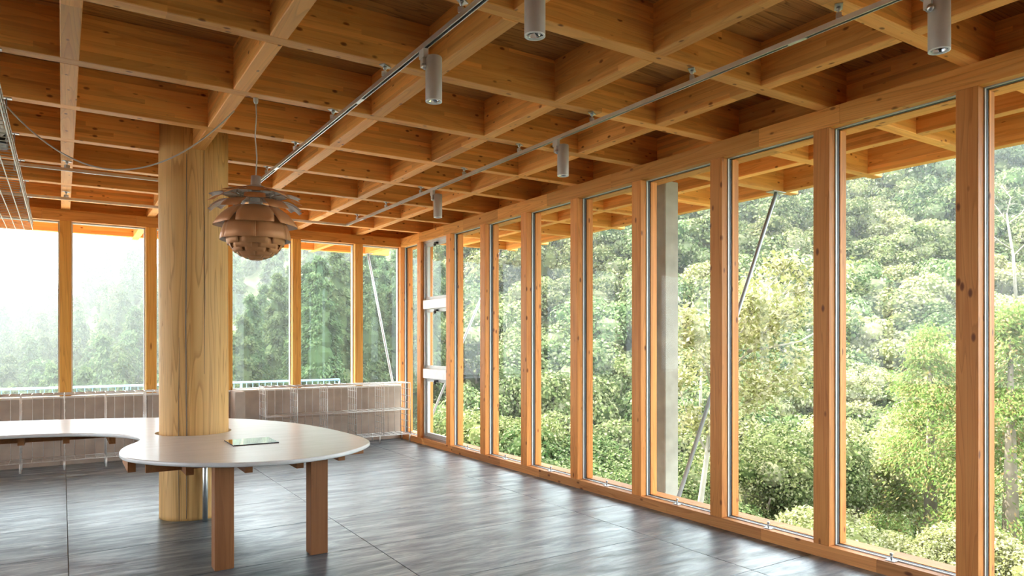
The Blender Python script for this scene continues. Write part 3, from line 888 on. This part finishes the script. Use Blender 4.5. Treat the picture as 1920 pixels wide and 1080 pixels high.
# ------------------------------------------------------------------ the wooded valley outside
RID_X = [-900, -400, 0, 110, 150, 185, 260, 330, 420, 600, 800, 3000]
RID_S = [.03, .03, .045, .062, .098, .126, .142, .165, .23, .30, .32, .32]
DR = [9, 14, 20, 30, 45, 60, 80, 100, 130, 200, 320]
ZR = [-8.2, -8.6, -9.2, -8.8, -6.2, -.8, 8.5, 20, 37, 68, 95]
DLf = [9, 14, 30, 60, 90]
ZLf = [-9, -10, -12, -9.5, -6]
def canopy(px, d):
    """height of the tree tops above eye level"""
    rs = float(np.interp(px, RID_X, RID_S))
    ridge = 215.0
    if d <= 90: zl = float(np.interp(d, DLf, ZLf))
    elif d <= ridge:
        t = (d - 90) / (ridge - 90)
        zl = -6 + (ridge * rs + 6) * (t * t * (3 - 2 * t) * .6 + t * .4)
    else: zl = ridge * rs - (d - ridge) * .15
    zr = float(np.interp(d, DR, ZR))
    w = min(1, max(0, (px - 520) / 480.0)); w = w * w * (3 - 2 * w)
    return zl * (1 - w) + zr * w
def ground(px, d):
    return canopy(px, d) + EYE - (6.0 if d > 16 else 5.0) - max(0, (700 - px) / 700) * 5
pxs = np.arange(-1000, 3001, 50.0)
ds = [9, 11, 14, 17, 20, 25, 30, 37, 45, 52, 60, 70, 80, 90, 100, 115, 130, 150, 170, 190, 215, 250, 300, 360]
vs, fs = [], []
for d in ds:
    for p in pxs:
        X, Y = ground_point(p, d)
        vs.append((X, Y, ground(p, d) + .5 * math.sin(X * .31) * math.cos(Y * .27)))
nw = len(pxs)
for a in range(len(ds) - 1):
    for b_ in range(nw - 1):
        fs.append((a * nw + b_, a * nw + b_ + 1, (a + 1) * nw + b_ + 1, (a + 1) * nw + b_))
hill = MB().add(vs, fs, 0, True).build('hillside', M['soil'])
tag(hill, kind='structure')
tag(MB().box(-400, 400, -400, 400, -24, -22).build('ground', M['soil']), kind='structure')  # unseen base added under everything to stop sky light from below

def quads_mesh(name, pos, nrm, size, mat, aspect=.62, cores=(), droop=None):
    """many small leaf quads plus a few solid inner lobes"""
    n = len(pos)
    nrm = nrm / np.linalg.norm(nrm, axis=1)[:, None]
    t = nrg.normal(size=(n, 3))
    if droop is not None: t = t * .35 + droop
    t -= nrm * np.sum(t * nrm, 1)[:, None]; t /= np.linalg.norm(t, axis=1)[:, None] + 1e-9
    bt = np.cross(nrm, t)
    s = (size * nrg.uniform(.65, 1.35, n))[:, None]
    tip = t * s; side = bt * s * aspect * .5
    v = np.stack([pos - tip * .5, pos + side, pos + tip * .5, pos - side], 1).reshape(-1, 3)
    V = v.tolist()
    F = (np.arange(n * 4).reshape(n, 4)).tolist()
    for (c, rr) in cores:
        b0 = len(V)
        nu, nv = 8, 5
        for iv in range(1, nv):
            th = math.pi * iv / nv
            for iu in range(nu):
                a = 2 * math.pi * iu / nu
                q = 1 + rnd.uniform(-.12, .12)
                V.append([c[0] + rr[0] * q * math.sin(th) * math.cos(a), c[1] + rr[1] * q * math.sin(th) * math.sin(a), c[2] + rr[2] * q * math.cos(th)])
        for iv in range(nv - 2):
            for iu in range(nu):
                F.append([b0 + iv * nu + iu, b0 + iv * nu + (iu + 1) % nu, b0 + (iv + 1) * nu + (iu + 1) % nu, b0 + (iv + 1) * nu + iu])
        F.append([b0 + iu for iu in range(nu)][::-1]); F.append([b0 + (nv - 2) * nu + iu for iu in range(nu)])
    me = bpy.data.meshes.new(name)
    me.from_pydata(V, [], F)
    me.materials.append(mat)
    me.update()
    return me

def broadleaf(seed, n_leaf, size, mat, R=3.1, H=8.0, lobes=20, flat=.62):
    r_ = np.random.default_rng(seed)
    C, RR = [], []
    for k in range(lobes):
        a = r_.uniform(0, 6.283); q = r_.uniform(0, 1) ** .6
        up = r_.uniform(-.5, 1)
        rad = R * q * math.sqrt(max(.05, 1 - max(0, up) ** 2 * .8))
        C.append((rad * math.cos(a), rad * math.sin(a), H - R * .9 + up * R * flat)); s = R * r_.uniform(.26, .44)
        RR.append((s, s, s * .8))
    C.append((0, 0, H - R * .9)); RR.append((R * .7, R * .7, R * .6))
    per = n_leaf // len(C)
    P, Nn = [], []
    for c, rr in zip(C, RR):
        d = r_.normal(size=(per, 3)); d[:, 2] = d[:, 2] + .35
        d /= np.linalg.norm(d, axis=1)[:, None]
        sh = r_.uniform(.80, 1.12, per)[:, None]
        P.append(np.array(c) + d * np.array(rr) * sh)
        Nn.append(d * .9 + r_.normal(size=(per, 3)) * .55 + np.array((0, 0, .35)))
    cores = [(c, tuple(x * (.55 if n_leaf > 15000 else .70) for x in rr)) for c, rr in zip(C, RR)]
    crown = quads_mesh('crown', np.concatenate(P), np.concatenate(Nn), size, mat, .66, cores)
    tb = MB()
    tb.tube([(0, 0, -1.5), (.1, .05, H * .3), (.05, -.05, H * .62)], [.20, .15, .08], 7)
    for k in range(4):
        a = k * 1.6 + r_.uniform(0, .5)
        tb.tube([(.08, 0, H * .32), (R * .35 * math.cos(a), R * .35 * math.sin(a), H * .52), (R * .62 * math.cos(a), R * .62 * math.sin(a), H * .68)], [.09, .06, .03], 5)
    return crown, tb.mesh('trunk', M['bark'])

def conifer(seed, n_leaf, size, mat, R=2.1, H=15.0, z0=.22, bark='bark', core=.6):
    r_ = np.random.default_rng(seed)
    P, Nn, T = [], [], []
    n_br = 90
    per = n_leaf // n_br
    cores = []
    for k in range(n_br):
        u = (k + r_.uniform(0, 1)) / n_br
        z = H * (z0 + (1 - z0) * u)
        rad = R * (1 - u) ** .72 * r_.uniform(.75, 1.15) + .15
        a = r_.uniform(0, 6.283)
        q = r_.uniform(.25, 1.0, per) ** .6
        j = r_.normal(size=(per, 3)) * (.16 + .12 * (1 - u)) * np.array((1, 1, .8))
        P.append(np.stack([rad * q * math.cos(a), rad * q * math.sin(a), z - .38 * rad * q ** 2 + .25 * q], 1) + j)
        dn = np.array((math.cos(a) * .7, math.sin(a) * .7, .6))
        Nn.append(dn + r_.normal(size=(per, 3)) * .5)
        T.append(np.tile(np.array((math.cos(a), math.sin(a), -.35)), (per, 1)))
    for k in range(7 if core > 0 else 0):
        u = k / 7
        rr = R * (1 - u) ** .72 * core
        cores.append(((0, 0, H * (z0 + (1 - z0) * (u + .03))), (rr, rr, H * (1 - z0) / 9)))
    crown = quads_mesh('crown', np.concatenate(P), np.concatenate(Nn), size, mat, .42, cores, np.concatenate(T))
    tb = MB()
    tb.tube([(0, 0, -1.5), (0, 0, H * .5), (0, 0, H * .96)], [.24, .15, .03], 7)
    return crown, tb.mesh('trunk', M[bark])

def plant(name, proto, loc, s, label, cat, group, rz=None, sz=None):
    t = tag(empty(name, loc, rnd.uniform(0, 6.28) if rz is None else rz), label, cat, group)
    t.scale = (s, s, s * (sz or rnd.uniform(.9, 1.12)))
    place('crown', proto[0], t); place('trunk', proto[1], t)
    return t

BL = [broadleaf(100 + k, 9000, .27, M['leaf']) for k in range(5)]
BLP = [broadleaf(200 + k, 9000, .26, M['leaf_pale']) for k in range(2)]
CO = [conifer(300 + k, 9000, .34, M['leaf_cedar']) for k in range(4)]
COT = [conifer(320 + k, 14400, .30, M['leaf_cedar'], R=2.3, H=20, z0=.45) for k in range(2)]

def clear_of_house(X, Y, r=3.0):
    return not (X < 6.9 + r and Y < 12.2 + r)
LB = 'sunlit round-crowned broadleaf tree in the forest slope beyond the right-hand glass wall'
LP = 'pale yellow-green broadleaf tree scattered among the darker forest crowns'
LC = 'hazy cone-shaped cedar on the misty hill beyond the back windows'
LT = 'tall cedar with bare lower trunk close beyond the back windows'
nb = nc = npale = nt_ = 0
d = 17.0
while d < 140 and nb < 290:
    step = 2.2 + d * .048
    lat = -.34 * d
    while lat < .86 * d:
        px = 960 + lat / d * FPX + rnd.uniform(-.4, .4) * step / d * FPX
        dd = d + rnd.uniform(-.4, .4) * step
        lat += step
        if px < 640 or px > 2050: continue
        if px < 800 and dd > 55: continue
        X, Y = ground_point(px, dd)
        s = (step / 2 / 3.1) * rnd.uniform(1.15, 1.6)
        if not clear_of_house(X, Y, 3.1 * s): continue
        top = canopy(px, dd) + EYE + rnd.uniform(-1.2, 1.0) * (.6 + dd / 90)
        H = 8.0 * s
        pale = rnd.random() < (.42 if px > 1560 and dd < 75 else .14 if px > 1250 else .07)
        if pale:
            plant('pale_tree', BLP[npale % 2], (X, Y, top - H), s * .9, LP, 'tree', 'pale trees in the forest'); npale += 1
        else:
            plant('broadleaf_tree', BL[rnd.randrange(5)], (X, Y, top - H), s, LB, 'tree', 'broadleaf trees on the forest slope'); nb += 1
    d += step * .86
d = 62.0
while d < 235 and nc < 290:
    step = 3.0 + d * .036
    lat = -.80 * d
    while lat < -.10 * d:
        px = 960 + lat / d * FPX + rnd.uniform(-.4, .4) * step / d * FPX
        dd = d + rnd.uniform(-.4, .4) * step
        lat += step
        if px > 840 or px < -60: continue
        X, Y = ground_point(px, dd)
        s = min(step / 4.0, 1.7) * rnd.uniform(.85, 1.3)
        top = canopy(px, dd) + EYE + rnd.uniform(-2.0, 1.5)
        if px < 300 and dd > 190: top += rnd.uniform(-2, 2)
        if nc >= 290: continue
        plant('cedar_tree', CO[rnd.randrange(4)], (X, Y, top - 15.0 * s), s, LC, 'tree', 'cedars on the misty hill'); nc += 1
    d += step * .8
for (px, dd, yt) in [(470, 60, 560), (520, 66, 520), (575, 58, 500), (600, 52, 490), (632, 55, 470), (655, 62, 500), (690, 60, 480), (715, 68, 470), (545, 74, 505), (495, 78, 540), (750, 64, 470), (775, 72, 470), (800, 60, 490), (455, 52, 600), (825, 70, 500)]:
    X, Y = ground_point(px, dd)
    top = EYE + (641.9 - yt) / FPX * dd
    plant('tall_cedar', COT[rnd.randrange(2)], (X, Y, top - 20 * .95), .95, LT, 'tree', 'tall cedars behind the back windows', sz=1.0)

# ------------------------------------------------------------------ trees with a character of their own near the glass
def at_px(px, py, d):
    X, Y = ground_point(px, d)
    return Vector((X, Y, EYE + (641.94 - py) / FPX * d))

def branch_tree(name, trunk, limbs, r0, mat_bark, leaf_mat, leaf_n, leaf_size, label, spread=.34, twig=3, seed=5, group=None):
    r_ = random.Random(seed)
    base = trunk[0]
    root = tag(empty(name, base), label, 'tree', group)
    tb = MB()
    T = [p - base for p in trunk]
    tb.tube(T, [r0 * (1 - .6 * i / (len(T) - 1)) for i in range(len(T))], 8)
    ends = []
    lb_ = MB()
    for limb in limbs:
        Lm = [p - base for p in limb]
        rs = [r0 * .42 * (1 - .75 * i / (len(Lm) - 1)) for i in range(len(Lm))]
        lb_.tube(Lm, rs, 6)
        for i in range(1, len(Lm)):
            seg = (Lm[i] - Lm[i - 1])
            for q in range(twig):
                p = Lm[i - 1].lerp(Lm[i], r_.uniform(.3, 1))
                dirv = (seg.normalized() * .5 + Vector((r_.gauss(0, 1), r_.gauss(0, 1), r_.gauss(.4, .8))).normalized()).normalized()
                ln = seg.length * r_.uniform(.35, .8)
                m1 = p + dirv * ln * .5 + Vector((0, 0, r_.uniform(-.03, .06)))
                e = p + dirv * ln
                lb_.tube([p, m1, e], [r0 * .10, r0 * .07, r0 * .035], 4)
                ends.append((e, m1))
                for w in range(2):
                    d2 = (dirv + Vector((r_.gauss(0, .8), r_.gauss(0, .8), r_.gauss(.1, .6)))).normalized()
                    e2 = m1 + d2 * ln * .6
                    lb_.tube([m1, e2], [r0 * .05, r0 * .02], 3)
                    ends.append((e2, m1))
    tb.build('trunk', M[mat_bark], root)
    lb_.build('branches', M[mat_bark], root)
    if leaf_n:
        P = []
        per = max(1, leaf_n // len(ends))
        for e, m1 in ends:
            k = nrg.uniform(.2, 1.1, per)[:, None]
            P.append(np.array(m1) * (1 - k) + np.array(e) * k + nrg.normal(size=(per, 3)) * spread * np.array((1, 1, .55)))
        P = np.concatenate(P)
        Nn = nrg.normal(size=P.shape) * .7 + np.array((0, 0, .8))
        place('leaves', quads_mesh('leaves', P, Nn, leaf_size, leaf_mat, .5), root)
    return root
D = 14.0
def limb(*pp): return [at_px(a, b, D + c) for a, b, c in pp]
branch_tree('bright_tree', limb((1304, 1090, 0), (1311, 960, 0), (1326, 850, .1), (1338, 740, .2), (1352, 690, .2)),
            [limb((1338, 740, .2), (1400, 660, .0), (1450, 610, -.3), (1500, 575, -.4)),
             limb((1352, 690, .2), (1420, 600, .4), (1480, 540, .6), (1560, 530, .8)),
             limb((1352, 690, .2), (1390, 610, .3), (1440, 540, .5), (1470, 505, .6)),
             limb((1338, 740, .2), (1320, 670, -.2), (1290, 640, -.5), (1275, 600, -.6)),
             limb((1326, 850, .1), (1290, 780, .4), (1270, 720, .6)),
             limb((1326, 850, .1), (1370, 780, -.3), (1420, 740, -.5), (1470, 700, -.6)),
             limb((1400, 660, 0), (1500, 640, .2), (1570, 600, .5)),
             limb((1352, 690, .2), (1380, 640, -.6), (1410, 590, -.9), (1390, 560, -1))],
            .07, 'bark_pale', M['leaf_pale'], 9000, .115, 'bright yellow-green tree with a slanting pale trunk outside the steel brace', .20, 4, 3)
D = 30.0
branch_tree('bare_tree', limb((1905, 560, 0), (1900, 480, 0), (1890, 420, 0), (1888, 400, 0)),
            [limb((1890, 420, 0), (1870, 390, .4), (1855, 370, .5)), limb((1888, 400, 0), (1895, 370, 0), (1880, 350, .3)),
             limb((1890, 420, 0), (1915, 400, 0), (1935, 370, .3)), limb((1900, 470, 0), (1870, 450, 0), (1850, 430, .3)), limb((1900, 480, 0), (1930, 450, 0), (1950, 440, 0))],
            .07, 'bark_pale', None, 0, .1, 'leafless pale tree high on the slope at the right edge', .2, 5, 9)
D = 22.0
branch_tree('bare_tree', limb((1312, 800, 0), (1314, 720, 0), (1318, 660, 0), (1322, 640, 0)),
            [limb((1322, 640, 0), (1312, 605, .2), (1302, 585, .2)), limb((1322, 640, 0), (1330, 600, 0), (1326, 565, 0)), limb((1318, 660, 0), (1296, 640, 0), (1276, 640, 0))],
            .05, 'bark_pale', None, 0, .1, 'small leafless white-barked tree seen beside the beige pier', .2, 4, 4)
CY = [conifer(400 + k, 45000, .085, M['leaf_rust'], R=2.0, H=8.0, z0=.05, core=0) for k in range(2)]
for (px, dd, ytop, s, lab) in [(1745, 19, 640, 1.10, 'feathery green cypress with rusty tips filling the widest bay'),
                               (1895, 17, 600, 1.15, 'feathery green cypress with rusty tips at the right edge'),
                               (1640, 24, 830, .95, 'small green cypress with rusty tips, lowest in the widest bay')]:
    top = at_px(px, ytop, dd)
    plant('cypress_tree', CY[rnd.randrange(2)], (top.x, top.y, top.z - 8.0 * s), s, lab, 'tree', None, sz=1.0)
BN = [broadleaf(500 + k, 22000, .115, M['leaf'], R=2.2, H=5.2, lobes=30) for k in range(2)] + [broadleaf(510, 20000, .12, M['leaf_pale'], R=2.2, H=5.2, lobes=30)]
near = [(1420, 17, 830, 0), (1500, 19, 800, 0), (1370, 15.5, 940, 1), (1480, 15.5, 940, 2), (1230, 16, 860, 1), (1130, 16, 850, 0), (1030, 17, 800, 1), (950, 18, 770, 0), (890, 19, 770, 1),
        (1160, 14.5, 960, 2), (1300, 19, 840, 1), (1590, 16, 970, 2), (1600, 21, 780, 2), (1690, 17, 990, 2), (1800, 15, 1000, 2), (1880, 15, 980, 2), (1780, 24, 730, 2), (1850, 26, 640, 2)]
for i, (px, dd, yt, k) in enumerate(near):
    s = dd / 16 * rnd.uniform(.55, .78)
    top = at_px(px, yt, dd)
    if not clear_of_house(top.x, top.y, 1.6 * s + .2): continue
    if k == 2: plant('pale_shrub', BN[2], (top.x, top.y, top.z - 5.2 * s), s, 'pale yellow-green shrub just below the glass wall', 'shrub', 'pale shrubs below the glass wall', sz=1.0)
    else: plant('leafy_shrub', BN[k], (top.x, top.y, top.z - 5.2 * s), s, 'dense green leafy shrub just below the glass wall', 'shrub', 'green shrubs below the glass wall', sz=1.0)

# ------------------------------------------------------------------ morning haze in the valley
def haze_mat():
    m, nt, out = new_mat('valley haze')
    v = N(nt, 'ShaderNodeVolumeScatter')
    v.inputs['Color'].default_value = (0.93, 0.97, 1.0, 1)
    v.inputs['Density'].default_value = HAZE
    v.inputs['Anisotropy'].default_value = 0.6
    nt.links.new(v.outputs[0], out.inputs['Volume'])
    return m
def haze_box(pl, mat, label):
    hz = MB()
    n = len(pl)
    hz.add([(x, y, z) for z in (-21, 85) for x, y in pl],
           [tuple(range(n))[::-1], tuple(range(n, 2 * n))] + [(i, (i + 1) % n, n + (i + 1) % n, n + i) for i in range(n)])
    tag(hz.build('haze', mat), label, 'haze', kind='stuff')
HAZE = 0.0006
haze_box([(9.5, -40), (260, -40), (260, 330), (145.0, 305.2), (9.5, 19.65)], haze_mat(), 'thin haze over the forest slope beyond the glass wall')
HAZE = 0.0010
haze_box([(8.05, 17), (144.8, 305.4), (144.8, 330), (-220, 330), (-220, 17)], haze_mat(), 'bright morning haze in the valley beyond the back windows')
print('trees', nb, npale, nc)
